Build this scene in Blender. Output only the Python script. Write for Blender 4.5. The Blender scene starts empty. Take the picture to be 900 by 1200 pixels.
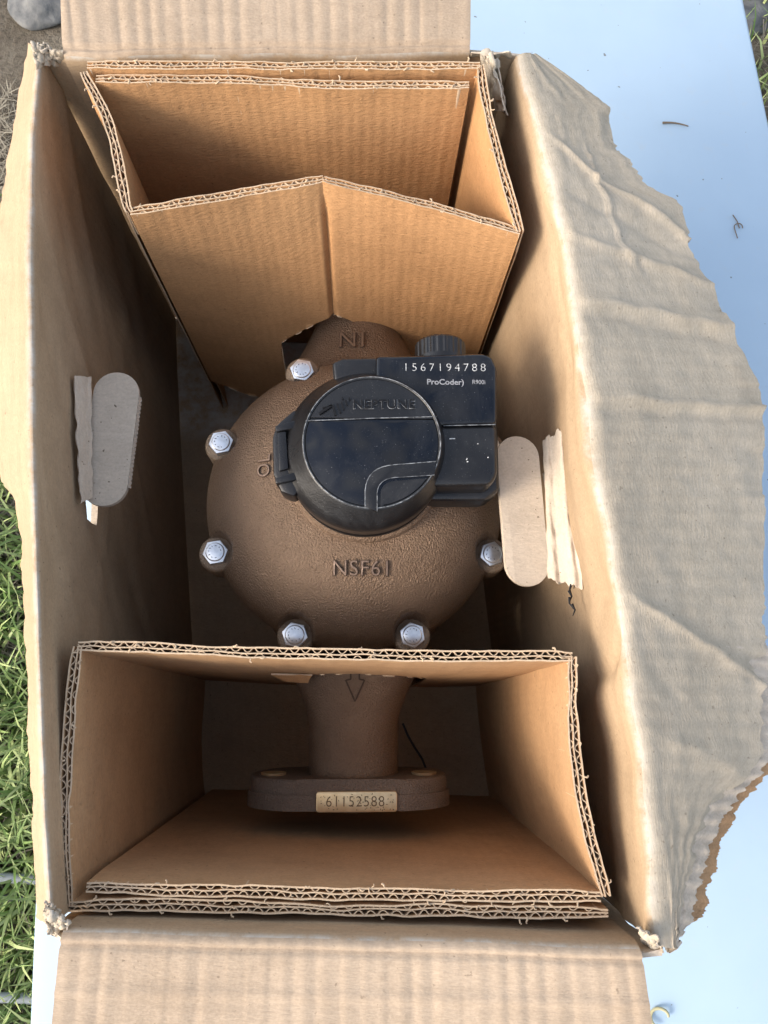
import bpy, bmesh, math, random
from mathutils import Vector, Matrix, noise
R = math.radians
random.seed(7)
S = bpy.context.scene
COL = S.collection
PI = math.pi

# ------------------------------------------------------------------ camera, sky, sun, exposure
CAM_H = 0.77                      # camera height above the table top (table top is z = 0)
F = 866.0                         # focal length in pixels of a 900 x 1200 picture
TILT, YAW = R(13.0), R(-1.9)
CAM_ROT = Matrix.Rotation(YAW, 3, 'Y') @ Matrix.Rotation(TILT, 3, 'X')
cam_d = bpy.data.cameras.new('camera')
cam_d.sensor_fit = 'VERTICAL'; cam_d.sensor_height = 36.0; cam_d.lens = 36.0 * F / 1200.0
cam_d.clip_start = 0.01; cam_d.clip_end = 500
cam = bpy.data.objects.new('camera', cam_d); COL.objects.link(cam)
cam.matrix_world = Matrix.Translation((0, 0, CAM_H)) @ CAM_ROT.to_4x4()
S.camera = cam

SUN_DIR = Vector((-0.85, -0.33, 0.52)).normalized()      # towards the sun: low on the left, a little to the front
w = bpy.data.worlds.new('World'); S.world = w; w.use_nodes = True
wn = w.node_tree.nodes; wl = w.node_tree.links
sky = wn.new('ShaderNodeTexSky'); sky.sky_type = 'NISHITA'; sky.sun_disc = False
sky.sun_elevation = math.asin(SUN_DIR.z); sky.sun_rotation = math.atan2(SUN_DIR.x, SUN_DIR.y)
sky.air_density = 1.0; sky.dust_density = 3.0; sky.ozone_density = 1.0
wtc = wn.new('ShaderNodeTexCoord'); wno = wn.new('ShaderNodeTexNoise'); wno.inputs['Scale'].default_value = 7.5; wno.inputs['Detail'].default_value = 6
wl.new(wtc.outputs['Generated'], wno.inputs['Vector']); wr_ = wn.new('ShaderNodeMapRange'); wl.new(wno.outputs[0], wr_.inputs[0])
for i_, v_ in ((1, .47), (2, .56), (3, 0.0), (4, .9)): wr_.inputs[i_].default_value = v_
whs = wn.new('ShaderNodeHueSaturation'); whs.inputs['Saturation'].default_value = .12; whs.inputs['Value'].default_value = 1.5; wl.new(sky.outputs[0], whs.inputs['Color'])
wmx = wn.new('ShaderNodeMix'); wmx.data_type = 'RGBA'; wl.new(wr_.outputs[0], wmx.inputs[0]); wl.new(sky.outputs[0], wmx.inputs[6]); wl.new(whs.outputs[0], wmx.inputs[7])   # scattered white cloud, added to make the lid's reflections patchy
wl.new(wmx.outputs[2], wn['Background'].inputs[0]); wn['Background'].inputs[1].default_value = 0.15
sun_d = bpy.data.lights.new('sun', 'SUN'); sun_d.energy = 1.1; sun_d.angle = R(17); sun_d.color = (1.0, 0.84, 0.66)
sun = bpy.data.objects.new('sun', sun_d); COL.objects.link(sun)
sun.rotation_euler = (-SUN_DIR).to_track_quat('-Z', 'Y').to_euler(); sun.location = (-2, -1, 3)
S.view_settings.view_transform = 'Standard'; S.view_settings.look = 'None'
S.view_settings.exposure = 1.12; S.view_settings.gamma = 1.0

# ------------------------------------------------------------------ helpers
def P(u, v, d):
    """The place in the world that is seen at picture point (u, v) of the photograph, d metres below the lens."""
    r = CAM_ROT @ Vector(((u - 450) / F, (600 - v) / F, -1.0))
    return Vector((r.x, r.y, r.z)) * (d / -r.z) + Vector((0, 0, CAM_H))

def lerp(a, b, t): return a + (b - a) * t
def interp(tab, x):
    if x <= tab[0][0]: return tab[0][1]
    for (x0, y0), (x1, y1) in zip(tab, tab[1:]):
        if x <= x1: return lerp(y0, y1, (x - x0) / (x1 - x0))
    return tab[-1][1]
def nz(x, y=0, z=0, f=1.0): return noise.noise(Vector((x * f, y * f, z * f)))
def smooth(a, b, x):
    t = min(1, max(0, (x - a) / (b - a))); return t * t * (3 - 2 * t)

class MB:
    def __init__(s): s.v = []; s.f = []; s.m = []; s.uv = []; s.sm = []
    def face(s, pts, mi=0, uv=None, sm=False):
        n = len(s.v); s.v += [tuple(p) for p in pts]; s.f.append(tuple(range(n, n + len(pts)))); s.m.append(mi)
        s.uv.append(uv or [(p[0], p[1]) for p in pts]); s.sm.append(sm)
    def grid(s, pts, uvs, mi=0, flip=False, mask=None):
        nu = len(pts); nv = len(pts[0]); n = len(s.v)
        for row in pts: s.v += [tuple(p) for p in row]
        for i in range(nu - 1):
            for j in range(nv - 1):
                if mask and mask(i, j): continue
                q = [(i, j), (i + 1, j), (i + 1, j + 1), (i, j + 1)]
                if flip: q.reverse()
                s.f.append(tuple(n + a * nv + b for a, b in q)); s.uv.append([uvs[a][b] for a, b in q]); s.m.append(mi); s.sm.append(True)
    def sheet(s, f, nu, nv, th, ul=1, vl=1, mi=0, me=1, mask=None, uo=0, svals=None):
        """a sheet with real thickness: f(s,t) -> point on the front face"""
        sv = svals or [i / nu for i in range(nu + 1)]
        nu = len(sv) - 1
        pts = [[Vector(f(sv[i], j / nv)) for j in range(nv + 1)] for i in range(nu + 1)]
        uvs = [[(sv[i] * ul + uo, j / nv * vl) for j in range(nv + 1)] for i in range(nu + 1)]
        nr = []
        for i in range(nu + 1):
            row = []
            for j in range(nv + 1):
                a = pts[min(i + 1, nu)][j] - pts[max(i - 1, 0)][j]; b = pts[i][min(j + 1, nv)] - pts[i][max(j - 1, 0)]
                c = a.cross(b); row.append(c.normalized() if c.length > 1e-12 else Vector((0, 0, 1)))
            nr.append(row)
        bk = [[pts[i][j] - nr[i][j] * th for j in range(nv + 1)] for i in range(nu + 1)]
        mk = None
        if mask: mk = lambda i, j: mask((sv[i] + sv[i + 1]) / 2, (j + .5) / nv)
        s.grid(pts, uvs, mi, False, mk); s.grid(bk, uvs, mi, True, mk)
        ring = [(i, 0) for i in range(nu + 1)] + [(nu, j) for j in range(1, nv + 1)] + [(i, nv) for i in range(nu - 1, -1, -1)] + [(0, j) for j in range(nv - 1, -1, -1)]
        for (a, b), (c, d) in zip(ring, ring[1:]):
            s.face([pts[c][d], pts[a][b], bk[a][b], bk[c][d]], me, [uvs[c][d], uvs[a][b], uvs[a][b], uvs[c][d]])
        if mk:
            for i in range(nu):
                for j in range(nv):
                    if not mk(i, j): continue
                    for (di, dj, e0, e1) in ((-1, 0, (i, j), (i, j + 1)), (1, 0, (i + 1, j), (i + 1, j + 1)), (0, -1, (i, j), (i + 1, j)), (0, 1, (i, j + 1), (i + 1, j + 1))):
                        a, b = i + di, j + dj
                        if 0 <= a < nu and 0 <= b < nv and not mk(a, b):
                            s.face([pts[e0[0]][e0[1]], pts[e1[0]][e1[1]], bk[e1[0]][e1[1]], bk[e0[0]][e0[1]]], me)
    def tube(s, path, r, n=8, mi=0):
        path = [Vector(p) for p in path]; rings = []
        for i, p in enumerate(path):
            d = (path[min(i + 1, len(path) - 1)] - path[max(i - 1, 0)]).normalized()
            x = d.cross(Vector((0.1, 0.2, 1))).normalized(); y = d.cross(x)
            rr = r(i / (len(path) - 1)) if callable(r) else r
            rings.append([p + (x * math.cos(2 * PI * k / n) + y * math.sin(2 * PI * k / n)) * rr for k in range(n + 1)])
        s.grid(rings, [[(i * .01, k * .01) for k in range(n + 1)] for i in range(len(rings))], mi)
        s.face(rings[0][:-1], mi); s.face(list(reversed(rings[-1][:-1])), mi)
    def lathe(s, prof, n=48, c=(0, 0), mi=0, shift=None):
        rings = []
        for k, (r, z) in enumerate(prof):
            ox, oy = (shift(k) if shift else (0, 0))
            rings.append([Vector((c[0] + ox + r * math.cos(2 * PI * i / n), c[1] + oy + r * math.sin(2 * PI * i / n), z)) for i in range(n + 1)])
        pts = [[rings[k][i] for k in range(len(prof))] for i in range(n + 1)]
        s.grid(pts, [[(q.x, q.y) for q in row] for row in pts], mi, flip=True)
    def box(s, c, sx, sy, sz, rz=0, mi=0):
        M = Matrix.Rotation(rz, 3, 'Z'); c = Vector(c)
        co = [c + M @ Vector((x * sx / 2, y * sy / 2, z * sz / 2)) for x in (-1, 1) for y in (-1, 1) for z in (-1, 1)]
        for q in ((0, 1, 3, 2), (4, 6, 7, 5), (0, 4, 5, 1), (2, 3, 7, 6), (0, 2, 6, 4), (1, 5, 7, 3)):
            s.face([co[k] for k in q], mi)
    def build(s, name, mats, parent=None):
        me = bpy.data.meshes.new(name); me.from_pydata(s.v, [], s.f)
        for m in (mats if isinstance(mats, (list, tuple)) else [mats]): me.materials.append(m)
        me.polygons.foreach_set('material_index', s.m); me.polygons.foreach_set('use_smooth', s.sm)
        ul = me.uv_layers.new(name='UVMap'); flat = []
        for f in s.uv:
            for p in f: flat += [p[0], p[1]]
        ul.data.foreach_set('uv', flat)
        me.update(); o = bpy.data.objects.new(name, me); COL.objects.link(o)
        if parent: attach(o, parent)
        return o

WORLD = {}
def wmat(o): return WORLD.get(o.name, Matrix.Identity(4))
def attach(o, parent):
    """vertices are written in world coordinates; keep them there under the parent"""
    o.parent = parent; o.matrix_parent_inverse = wmat(parent).inverted()
def tag(o, label=None, cat=None, group=None, kind=None):
    if label: o['label'] = label
    if cat: o['category'] = cat
    if group: o['group'] = group
    if kind: o['kind'] = kind
    return o
def thing(name, loc, label, cat, group=None):
    o = bpy.data.objects.new(name, None); COL.objects.link(o); o.location = loc; o.empty_display_size = .02
    WORLD[o.name] = Matrix.Translation(loc)
    return tag(o, label, cat, group)
def bmobj(name, bm, mats, parent, smooth_ang=None):
    me = bpy.data.meshes.new(name); bmesh.ops.recalc_face_normals(bm, faces=bm.faces); bm.to_mesh(me); bm.free()
    for m in (mats if isinstance(mats, (list, tuple)) else [mats]): me.materials.append(m)
    if smooth_ang:
        me.polygons.foreach_set('use_smooth', [True] * len(me.polygons)); me.set_sharp_from_angle(angle=R(smooth_ang))
    o = bpy.data.objects.new(name, me); COL.objects.link(o)
    if parent: attach(o, parent)
    return o
def prism(name, poly, z0, z1, bev, mats, parent, seg=2):
    bm = bmesh.new()
    f = bm.faces.new([bm.verts.new((p[0], p[1], z1)) for p in poly])
    ext = bmesh.ops.extrude_face_region(bm, geom=[f])
    for v in [g for g in ext['geom'] if isinstance(g, bmesh.types.BMVert)]: v.co.z = z0
    if bev:
        bm.verts.ensure_lookup_table()
        es = [e for e in bm.edges if e.verts[0].co.z > z1 - 1e-6 or e.verts[1].co.z > z1 - 1e-6]
        bmesh.ops.bevel(bm, geom=es, offset=bev, segments=seg, profile=.5, affect='EDGES', clamp_overlap=True)
    return bmobj(name, bm, mats, parent, 35)
def text(name, s, loc, size, depth, mat, parent, rot=0, sx=1.0, spacing=1.0, zfun=None, align='CENTER', bold=0, outline=False):
    cu = bpy.data.curves.new(name, 'FONT'); cu.body = s; cu.size = size; cu.extrude = depth; cu.align_x = align; cu.align_y = 'CENTER'
    cu.space_character = spacing; cu.offset = bold; cu.resolution_u = 4
    t = bpy.data.objects.new(name + '_tmp', cu); COL.objects.link(t)
    dg = bpy.context.evaluated_depsgraph_get(); me = bpy.data.meshes.new_from_object(t.evaluated_get(dg))
    COL.objects.unlink(t); bpy.data.objects.remove(t)
    M = Matrix.Rotation(rot, 3, 'Z')
    for v in me.vertices:
        q = M @ Vector((v.co.x * sx, v.co.y, v.co.z)); p = Vector((loc[0] + q.x, loc[1] + q.y, 0))
        p.z = (zfun(p.x, p.y) if zfun else loc[2]) + q.z; v.co = p
    me.materials.clear(); me.materials.append(mat)
    o = bpy.data.objects.new(name, me); COL.objects.link(o); attach(o, parent); return o

# ------------------------------------------------------------------ materials
class NT:
    def __init__(s, name, rough=.8, metal=0.0, spec=.3):
        s.m = bpy.data.materials.new(name); s.m.use_nodes = True; s.t = s.m.node_tree; s.b = s.t.nodes['Principled BSDF']
        s.b.inputs['Roughness'].default_value = rough; s.b.inputs['Metallic'].default_value = metal
        s.b.inputs['Specular IOR Level'].default_value = spec
        s.tc = s.t.nodes.new('ShaderNodeTexCoord'); s.h = None
    def n(s, t, **k):
        o = s.t.nodes.new(t)
        for a, b in k.items():
            if hasattr(o, a): setattr(o, a, b)
        return o
    def l(s, a, b): s.t.links.new(a, b)
    def noise(s, scale, sc=(1, 1, 1), detail=4, rough=.55, src='Object', dist=0):
        mp = s.n('ShaderNodeMapping'); mp.inputs['Scale'].default_value = sc; s.l(s.tc.outputs[src], mp.inputs[0])
        no = s.n('ShaderNodeTexNoise'); no.inputs['Scale'].default_value = scale; no.inputs['Detail'].default_value = detail
        no.inputs['Roughness'].default_value = rough; no.inputs['Distortion'].default_value = dist
        s.l(mp.outputs[0], no.inputs['Vector']); return no.outputs[0]
    def wave(s, scale, axis='X', dist=.6, src='UV'):
        wv = s.n('ShaderNodeTexWave'); wv.bands_direction = axis; wv.inputs['Scale'].default_value = scale
        wv.inputs['Distortion'].default_value = dist; wv.inputs['Detail'].default_value = 2; wv.inputs['Detail Scale'].default_value = .4
        s.l(s.tc.outputs[src], wv.inputs['Vector']); return wv.outputs[1]
    def rng(s, x, a, b, c=0, d=1):
        r = s.n('ShaderNodeMapRange'); r.inputs[1].default_value = a; r.inputs[2].default_value = b; r.inputs[3].default_value = c; r.inputs[4].default_value = d
        s.l(x, r.inputs[0]); return r.outputs[0]
    def mix(s, fac, a, b, mode='MIX'):
        m = s.n('ShaderNodeMix'); m.data_type = 'RGBA'; m.blend_type = mode
        for sock, val in ((m.inputs[0], fac), (m.inputs[6], a), (m.inputs[7], b)):
            if isinstance(val, (int, float)): sock.default_value = val
            elif isinstance(val, tuple): sock.default_value = (*val, 1)
            else: s.l(val, sock)
        return m.outputs[2]
    def bump(s, x, strength, dist):
        b = s.n('ShaderNodeBump'); b.inputs['Strength'].default_value = strength; b.inputs['Distance'].default_value = dist
        s.l(x, b.inputs['Height'])
        if s.h: s.l(s.h, b.inputs['Normal'])
        s.h = b.outputs[0]
    def done(s, col):
        if isinstance(col, tuple): s.b.inputs['Base Color'].default_value = (*col, 1)
        else: s.l(col, s.b.inputs['Base Color'])
        if s.h: s.l(s.h, s.b.inputs['Normal'])
        return s.m

def kraft(name, c1, c2, rib=.0, ribs=7.4, fleck=.5, creping=.4, stain=None, wear=None):
    k = NT(name, rough=.82, spec=.25)
    broad = k.noise(9, detail=5)
    fibre = k.noise(210, (1, 2.4, 1), detail=4, rough=.62, src='UV', dist=.4)
    fine = k.noise(700, detail=3)
    c = k.mix(k.rng(broad, .3, .7), c1, c2)
    c = k.mix(k.rng(fibre, .35, .7, 0, .45), c, tuple(x * .78 for x in c1))
    c = k.mix(k.rng(fine, .35, .65, 0, .35), c, tuple(min(1, x * 1.18) for x in c2))
    mid_ = k.noise(30, (1, 1.5, 1), detail=7, rough=.78, src='UV', dist=.6)
    c = k.mix(k.rng(mid_, .46, .72, 0, .42), c, tuple(x * .66 for x in c1))
    fl = k.noise(330, (1, 1, 1), detail=2)
    c = k.mix(k.rng(fl, .69, .74, 0, fleck), c, (c1[0] * .3, c1[1] * .28, c1[2] * .25))
    if stain:
        st = k.noise(3.2, (1, .35, 1), detail=4)
        c = k.mix(k.rng(st, .52, .7, 0, .5), c, stain)
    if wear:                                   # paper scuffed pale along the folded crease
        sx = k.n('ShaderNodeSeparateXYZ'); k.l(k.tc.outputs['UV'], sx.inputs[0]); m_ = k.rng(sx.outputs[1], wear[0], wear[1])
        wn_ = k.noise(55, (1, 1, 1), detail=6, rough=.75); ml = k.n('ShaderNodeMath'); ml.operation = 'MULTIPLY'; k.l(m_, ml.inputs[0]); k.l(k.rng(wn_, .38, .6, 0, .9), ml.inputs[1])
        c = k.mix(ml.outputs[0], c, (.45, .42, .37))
    if rib:
        wv = k.wave(.314 / (ribs * .001), 'X', 1.2)
        k.bump(wv, rib, .0008)
        c = k.mix(k.rng(wv, .55, 1.0, 0, min(.1, rib * .4)), c, tuple(x * .75 for x in c1))
    k.bump(k.noise(16, (1, 1, 1), detail=3), .35, .004)
    k.bump(fibre, creping, .0009)
    k.bump(fine, .25, .0003)
    return k.done(c)

M_SLEEVE = kraft('sleeve_kraft', (.39, .208, .093), (.49, .275, .128), rib=.16, creping=.8)
M_SLEEVE2 = kraft('lower_insert_kraft', (.39, .228, .116), (.48, .30, .16), rib=.08, creping=.8)
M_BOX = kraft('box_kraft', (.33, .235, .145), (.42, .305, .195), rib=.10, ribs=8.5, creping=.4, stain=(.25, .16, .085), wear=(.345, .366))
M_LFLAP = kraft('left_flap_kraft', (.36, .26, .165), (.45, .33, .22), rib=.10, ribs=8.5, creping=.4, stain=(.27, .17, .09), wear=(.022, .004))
M_BOXRIB = kraft('flap_kraft_ribbed', (.36, .275, .195), (.46, .36, .265), rib=.25, ribs=9.5, creping=.4, stain=(.30, .215, .135))
M_GREY = kraft('grey_kraft', (.40, .34, .255), (.50, .43, .335), rib=.35, ribs=9.0, creping=.5, stain=(.32, .26, .19), wear=(.014, .0))  # shaded grey of the right flap, turned from the sun, put into the colour
M_EDGE = kraft('cut_board_edge', (.50, .37, .24), (.60, .46, .32), fleck=.2)
M_EDGE_G = kraft('cut_board_edge_pale', (.46, .385, .30), (.56, .48, .39), fleck=.2)
M_TABC = kraft('speckled_board', (.50, .42, .33), (.58, .495, .395), fleck=.95)
M_TORN = kraft('torn_brown_liner', (.36, .21, .105), (.46, .29, .16), creping=.9)

def bronze(name, c1, c2, bumpy=.9, metal=.45, rough=.42):
    k = NT(name, rough=rough, metal=metal, spec=.5)
    a = k.noise(14, detail=5); b = k.noise(850, (1, .85, 1), detail=3, rough=.6); sc_ = k.noise(38, detail=7, rough=.75); g = k.noise(1300, detail=2)
    c = k.mix(k.rng(a, .3, .7), c1, c2)
    c = k.mix(k.rng(b, .55, .75, 0, .35), c, tuple(x * 1.5 for x in c2))
    c = k.mix(k.rng(sc_, .58, .74, 0, .45), c, tuple(x * 1.45 for x in c2)); c = k.mix(k.rng(sc_, .46, .28, 0, .4), c, tuple(x * .6 for x in c1))
    c = k.mix(k.rng(g, .66, .72, 0, .5), c, (.05, .035, .028))
    k.l(k.rng(b, .3, .7, rough + .08, rough - .1), k.b.inputs['Roughness'])
    k.bump(b, bumpy, .0018); k.bump(g, .25, .0004)
    return k.done(c)
M_BRONZE = bronze('cast_bronze', (.178, .115, .074), (.25, .17, .113), 1.0, .5, .36)
M_BRONZE_D = bronze('cast_bronze_flange', (.13, .098, .074), (.20, .15, .112), 1.0, .3, .5)
k = NT('relief_shade', rough=.9); M_RELIEF_SHADE = k.done((.075, .048, .034))  # dark paint standing in for shade at the cast relief
M_LETTER = bronze('cast_lettering_bronze', (.20, .135, .095), (.26, .18, .13), .3, .35, .4)
M_LUG = bronze('scraped_bronze', (.22, .155, .10), (.34, .255, .18), .5, .3, .5)
k = NT('zinc_bolt', rough=.3, metal=.88); a = k.noise(160, detail=3)
k.bump(a, .25, .0004); M_ZINC = k.done(k.mix(k.rng(a, .35, .65), (.70, .71, .72), (.92, .93, .94)))
k = NT('bolt_stamp', rough=.6, metal=.3); M_STAMP = k.done((.14, .14, .15))
k = NT('brass_plate', rough=.4, metal=.75); a = k.noise(120, detail=4)
k.bump(a, .4, .0004); M_BRASS = k.done(k.mix(k.rng(a, .3, .7), (.62, .44, .23), (.82, .63, .37)))
k = NT('stamped_ink', rough=.7); M_INK = k.done((.13, .075, .035))

def plastic(name, base, rough, dust=.5, grain=.3, blue=None):
    k = NT(name, rough=rough, spec=.5)
    d = k.noise(1500, detail=1); cl = k.noise(28, (1, .6, 1), detail=7, rough=.72, dist=.8); gr = k.noise(900, detail=2)
    c = k.mix(k.rng(cl, .5, .85, 0, .38 * dust), base, (.14, .14, .14))
    sp = k.n('ShaderNodeMath'); sp.operation = 'MULTIPLY'; k.l(k.rng(d, .74, .77, 0, .9 * dust), sp.inputs[0]); k.l(k.rng(cl, .40, .62, .05, 1.3), sp.inputs[1])
    c = k.mix(sp.outputs[0], c, (.55, .55, .53))
    k.l(k.rng(cl, .35, .75, rough, min(1, rough + .22)), k.b.inputs['Roughness'])
    k.bump(gr, grain, .0003)
    return k.done(c)
M_BLK = plastic('black_plastic_satin', (.007, .007, .008), .27, .3, .5)
M_GLOSS = plastic('black_plastic_gloss', (.004, .005, .008), .06, .4, .05)
M_BLK2 = plastic('black_plastic_dusty', (.009, .009, .010), .26, .45, .25)
k = NT('worn_glint_plastic', rough=.45); a = k.noise(300, detail=3)
M_WORN_GLINT = k.done(k.mix(k.rng(a, .4, .65), (.05, .052, .055), (.24, .25, .26)))  # pale edge wear, also painted highlights on maker's name and housing step
k = NT('moulded_lettering', rough=.55); M_MOULD = k.done((.004, .004, .005))
k = NT('white_print', rough=.6); a = k.noise(900, detail=2)
M_PRINT = k.done(k.mix(k.rng(a, .35, .6), (.26, .26, .255), (.60, .60, .58)))
k = NT('grey_print', rough=.6); M_PRINT2 = k.done((.27, .27, .28))

k = NT('pale_blue_plastic', rough=.38, spec=.5)
a = k.noise(5, detail=5); b = k.noise(420, detail=2); g = k.noise(60, detail=3)
c = k.mix(k.rng(a, .35, .7), (.355, .475, .595), (.395, .52, .635)); c = k.mix(k.rng(b, .74, .77, 0, .5), c, (.25, .24, .22))
c = k.mix(k.rng(g, .60, .8, 0, .25), c, (.44, .46, .47)); g2 = k.noise(55, (1, .12, 1), detail=5, rough=.7); c = k.mix(k.rng(g2, .6, .7, 0, .12), c, (.4, .44, .48)); g3 = k.noise(130, detail=1); c = k.mix(k.rng(g3, .775, .79, 0, .8), c, (.13, .12, .1))
k.bump(k.noise(700, detail=2), .15, .0004); M_TABLE = k.done(c)
k = NT('grey_steel', rough=.45, metal=.5); M_STEEL = k.done((.32, .33, .34))
k = NT('soil', rough=.95); a = k.noise(14, detail=8, rough=.7); b = k.noise(70, detail=6, rough=.7)
c = k.mix(k.rng(a, .35, .65), (.13, .105, .075), (.23, .20, .155)); c = k.mix(k.rng(b, .5, .65, 0, .7), c, (.07, .055, .04))
k.bump(b, 1, .02); M_SOIL = k.done(c)
def leafmat(name, c1, c2):
    k = NT(name, rough=.55); oi = k.n('ShaderNodeNewGeometry')
    return k.done(k.mix(oi.outputs['Random Per Island'], c1, c2))
M_GRASS = leafmat('grass_green', (.13, .22, .055), (.42, .48, .21))
M_STRAW = leafmat('dry_straw', (.17, .145, .105), (.36, .32, .24))
k = NT('grey_cable', rough=.5); M_CABLE = k.done((.33, .36, .38))
k = NT('dark_cable', rough=.6); M_DARK = k.done((.05, .052, .055))
k = NT('brown_twig', rough=.8); M_TWIG = k.done((.16, .12, .085))
k = NT('dry_leaf_bit', rough=.8); M_BIT = k.done((.38, .36, .22))

# ------------------------------------------------------------------ ground, grass
ZG = -0.74
def hgt(x, y): return ZG + .02 * nz(x, y, 0, 3.1) + .008 * nz(x, y, 3, 14)
mb = MB()
far = [-60, -20, -8, -4, -2.6]; near = [-2 + i * .08 for i in range(51)]; ax = far + near + [2.6, 4, 8, 20, 60]
pts = [[Vector((x, y, hgt(x, y) if max(abs(x), abs(y)) < 2.3 else ZG)) for y in ax] for x in ax]
mb.grid(pts, [[(p.x, p.y) for p in r] for r in pts])
tag(mb.build('ground', M_SOIL), kind='structure')

def blades(name, mat, n, region, green, ln, wd, label, cat):
    mb = MB(); k = 0; tries = 0
    while k < n and tries < n * 8:
        tries += 1
        x, y = region()
        if not green(x, y): continue
        k += 1
        a = random.random() * 2 * PI; L = random.uniform(*ln); W = random.uniform(*wd); lean = random.uniform(.25, 1.15)
        flat = name == 'dry_straw'
        if flat: lean = random.uniform(1.35, 1.57)
        d = Vector((math.cos(a), math.sin(a), 0)); sd = Vector((-math.sin(a), math.cos(a), 0)) * W / 2
        p = Vector((x, y, hgt(x, y) + (random.uniform(.001, .035) if flat else -.003))); prev = None; z = p.copy(); ang = PI / 2 - lean * .35
        if flat: ang = random.uniform(-.12, .2)
        uvv = [(0, 0)] * 4
        cur = []
        for s in range(4):
            wv = sd * (1 - (s / 3) ** 2 * .95)
            cur.append((z - wv, z + wv)); z = z + (d * math.cos(ang) + Vector((0, 0, math.sin(ang)))) * L / 3
            ang -= (lean * .55 if not flat else .1)
        n0 = len(mb.v)
        for q in cur: mb.v += [tuple(q[0]), tuple(q[1])]
        for s in range(3):
            mb.f.append((n0 + 2 * s, n0 + 2 * s + 1, n0 + 2 * s + 3, n0 + 2 * s + 2)); mb.m.append(0); mb.sm.append(True); mb.uv.append(uvv)
    return tag(mb.build(name, mat), label, cat, kind='stuff')
def reg():
    q = random.random()
    if q < .55: return random.uniform(-.95, -.33), random.uniform(-.75, 1.35)
    if q < .80: return random.uniform(-2.0, -.95), random.uniform(-1.0, 1.9)
    return random.uniform(.5, 1.5), random.uniform(-.6, 1.7)
def is_green(x, y): return nz(x + 5, y, 0, 3.5) * .6 + (.42 - y) * .9 + random.uniform(-.25, .35) > 0 or (x > .4 and random.random() < .45)
blades('grass', M_GRASS, 15000, reg, is_green, (.05, .15), (.004, .0095), 'short green grass growing beside the table', 'grass')
blades('dry_straw', M_STRAW, 18000, reg, lambda x, y: random.random() < .7 + .3 * smooth(.1, .6, y), (.03, .10), (.0012, .0035), 'dry dead straw matted on the bare soil', 'straw')

def cable(y0, y1, r, mat, label, z=.05):
    o = thing('cable', (-.9, y0, ZG), label, 'cable', 'cables lying in the grass')
    mb = MB(); mb.tube([(-1.1 + i * .05, lerp(y0, y1, i / 16) + .004 * nz(i, y0 * 30, 0, .4), ZG + z + .006 * nz(i, y0 * 9, 1, .5)) for i in range(17)], r, 8)
    mb.build('cable_sheath', mat, o)
a = P(20, 1030, 1.45); cable(a.y + .03, a.y - .02, .0085, M_CABLE, 'light grey cable crossing the grass, uppermost of the three')
a = P(20, 1057, 1.45); cable(a.y - .01, a.y + .01, .0075, M_DARK, 'dark cable crossing the grass between two grey ones')
a = P(20, 1172, 1.45); cable(a.y + .03, a.y - .02, .0085, M_CABLE, 'light grey cable crossing the grass near the table corner, lowest one')
# a rounded grey stone by the top left corner
def stone(u, v, r, label):
    bm = bmesh.new(); bmesh.ops.create_icosphere(bm, subdivisions=4, radius=r); c = P(u, v, 1.48); c.z = ZG + r * .15
    for q in bm.verts:
        q.co = q.co * (1 + .35 * nz(*(q.co * 9 / r * .12 + c)) + .05 * nz(*(q.co / r * 3 + c))); q.co.z *= .45; q.co += c
    k = NT('grey_stone', rough=.9); a = k.noise(30, detail=8); k.bump(a, .6, .01)
    tag(bmobj('stone', bm, k.done(k.mix(k.rng(a, .35, .65), (.09, .095, .10), (.19, .19, .185))), None, 60), label, 'stone')
stone(48, -8, .075, 'grey stone on the soil above the left box corner')
stone(884, 12, .055, 'grey stone on the soil past the right table edge')

# ------------------------------------------------------------------ table
def on_table(u, v): p = P(u, v, CAM_H); p.z = 0; return p
e0 = on_table(38, 1090); e1 = Vector((e0.x - .063, e0.y + 1.08, 0)); dirt = (e1 - e0).normalized()
r0 = on_table(873, 0)
side = Vector((dirt.y, -dirt.x, 0)); TW = (r0 - e0).dot(side)
tb0 = e0 - dirt * .45; TL = 1.95
TBL = thing('folding_table', (tb0 + side * TW / 2 + dirt * TL / 2) * 1 + Vector((0, 0, ZG)), 'pale blue plastic table that the cardboard box stands on', 'table')
cs = [tb0, tb0 + side * TW, tb0 + side * TW + dirt * TL, tb0 + dirt * TL]
rc = .05; poly = []
for i, c in enumerate(cs):
    pv = (cs[i - 1] - c).normalized(); nx = (cs[(i + 1) % 4] - c).normalized(); ctr = c + (pv + nx) * rc
    for j in range(7):
        a = j / 6 * PI / 2; poly.append(ctr - nx * rc * math.cos(a) - pv * rc * math.sin(a))
prism('table_top', poly, -.045, 0, .009, M_TABLE, TBL, 5)
for (sx, sy) in ((.1, .15), (.1, .85), (.9, .15), (.9, .85)):
    p = tb0 + side * TW * sx + dirt * TL * sy; mb = MB(); mb.tube([(p.x, p.y, -.046), (p.x, p.y, ZG + .002)], .014, 14); mb.build('leg', M_STEEL, TBL)

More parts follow.
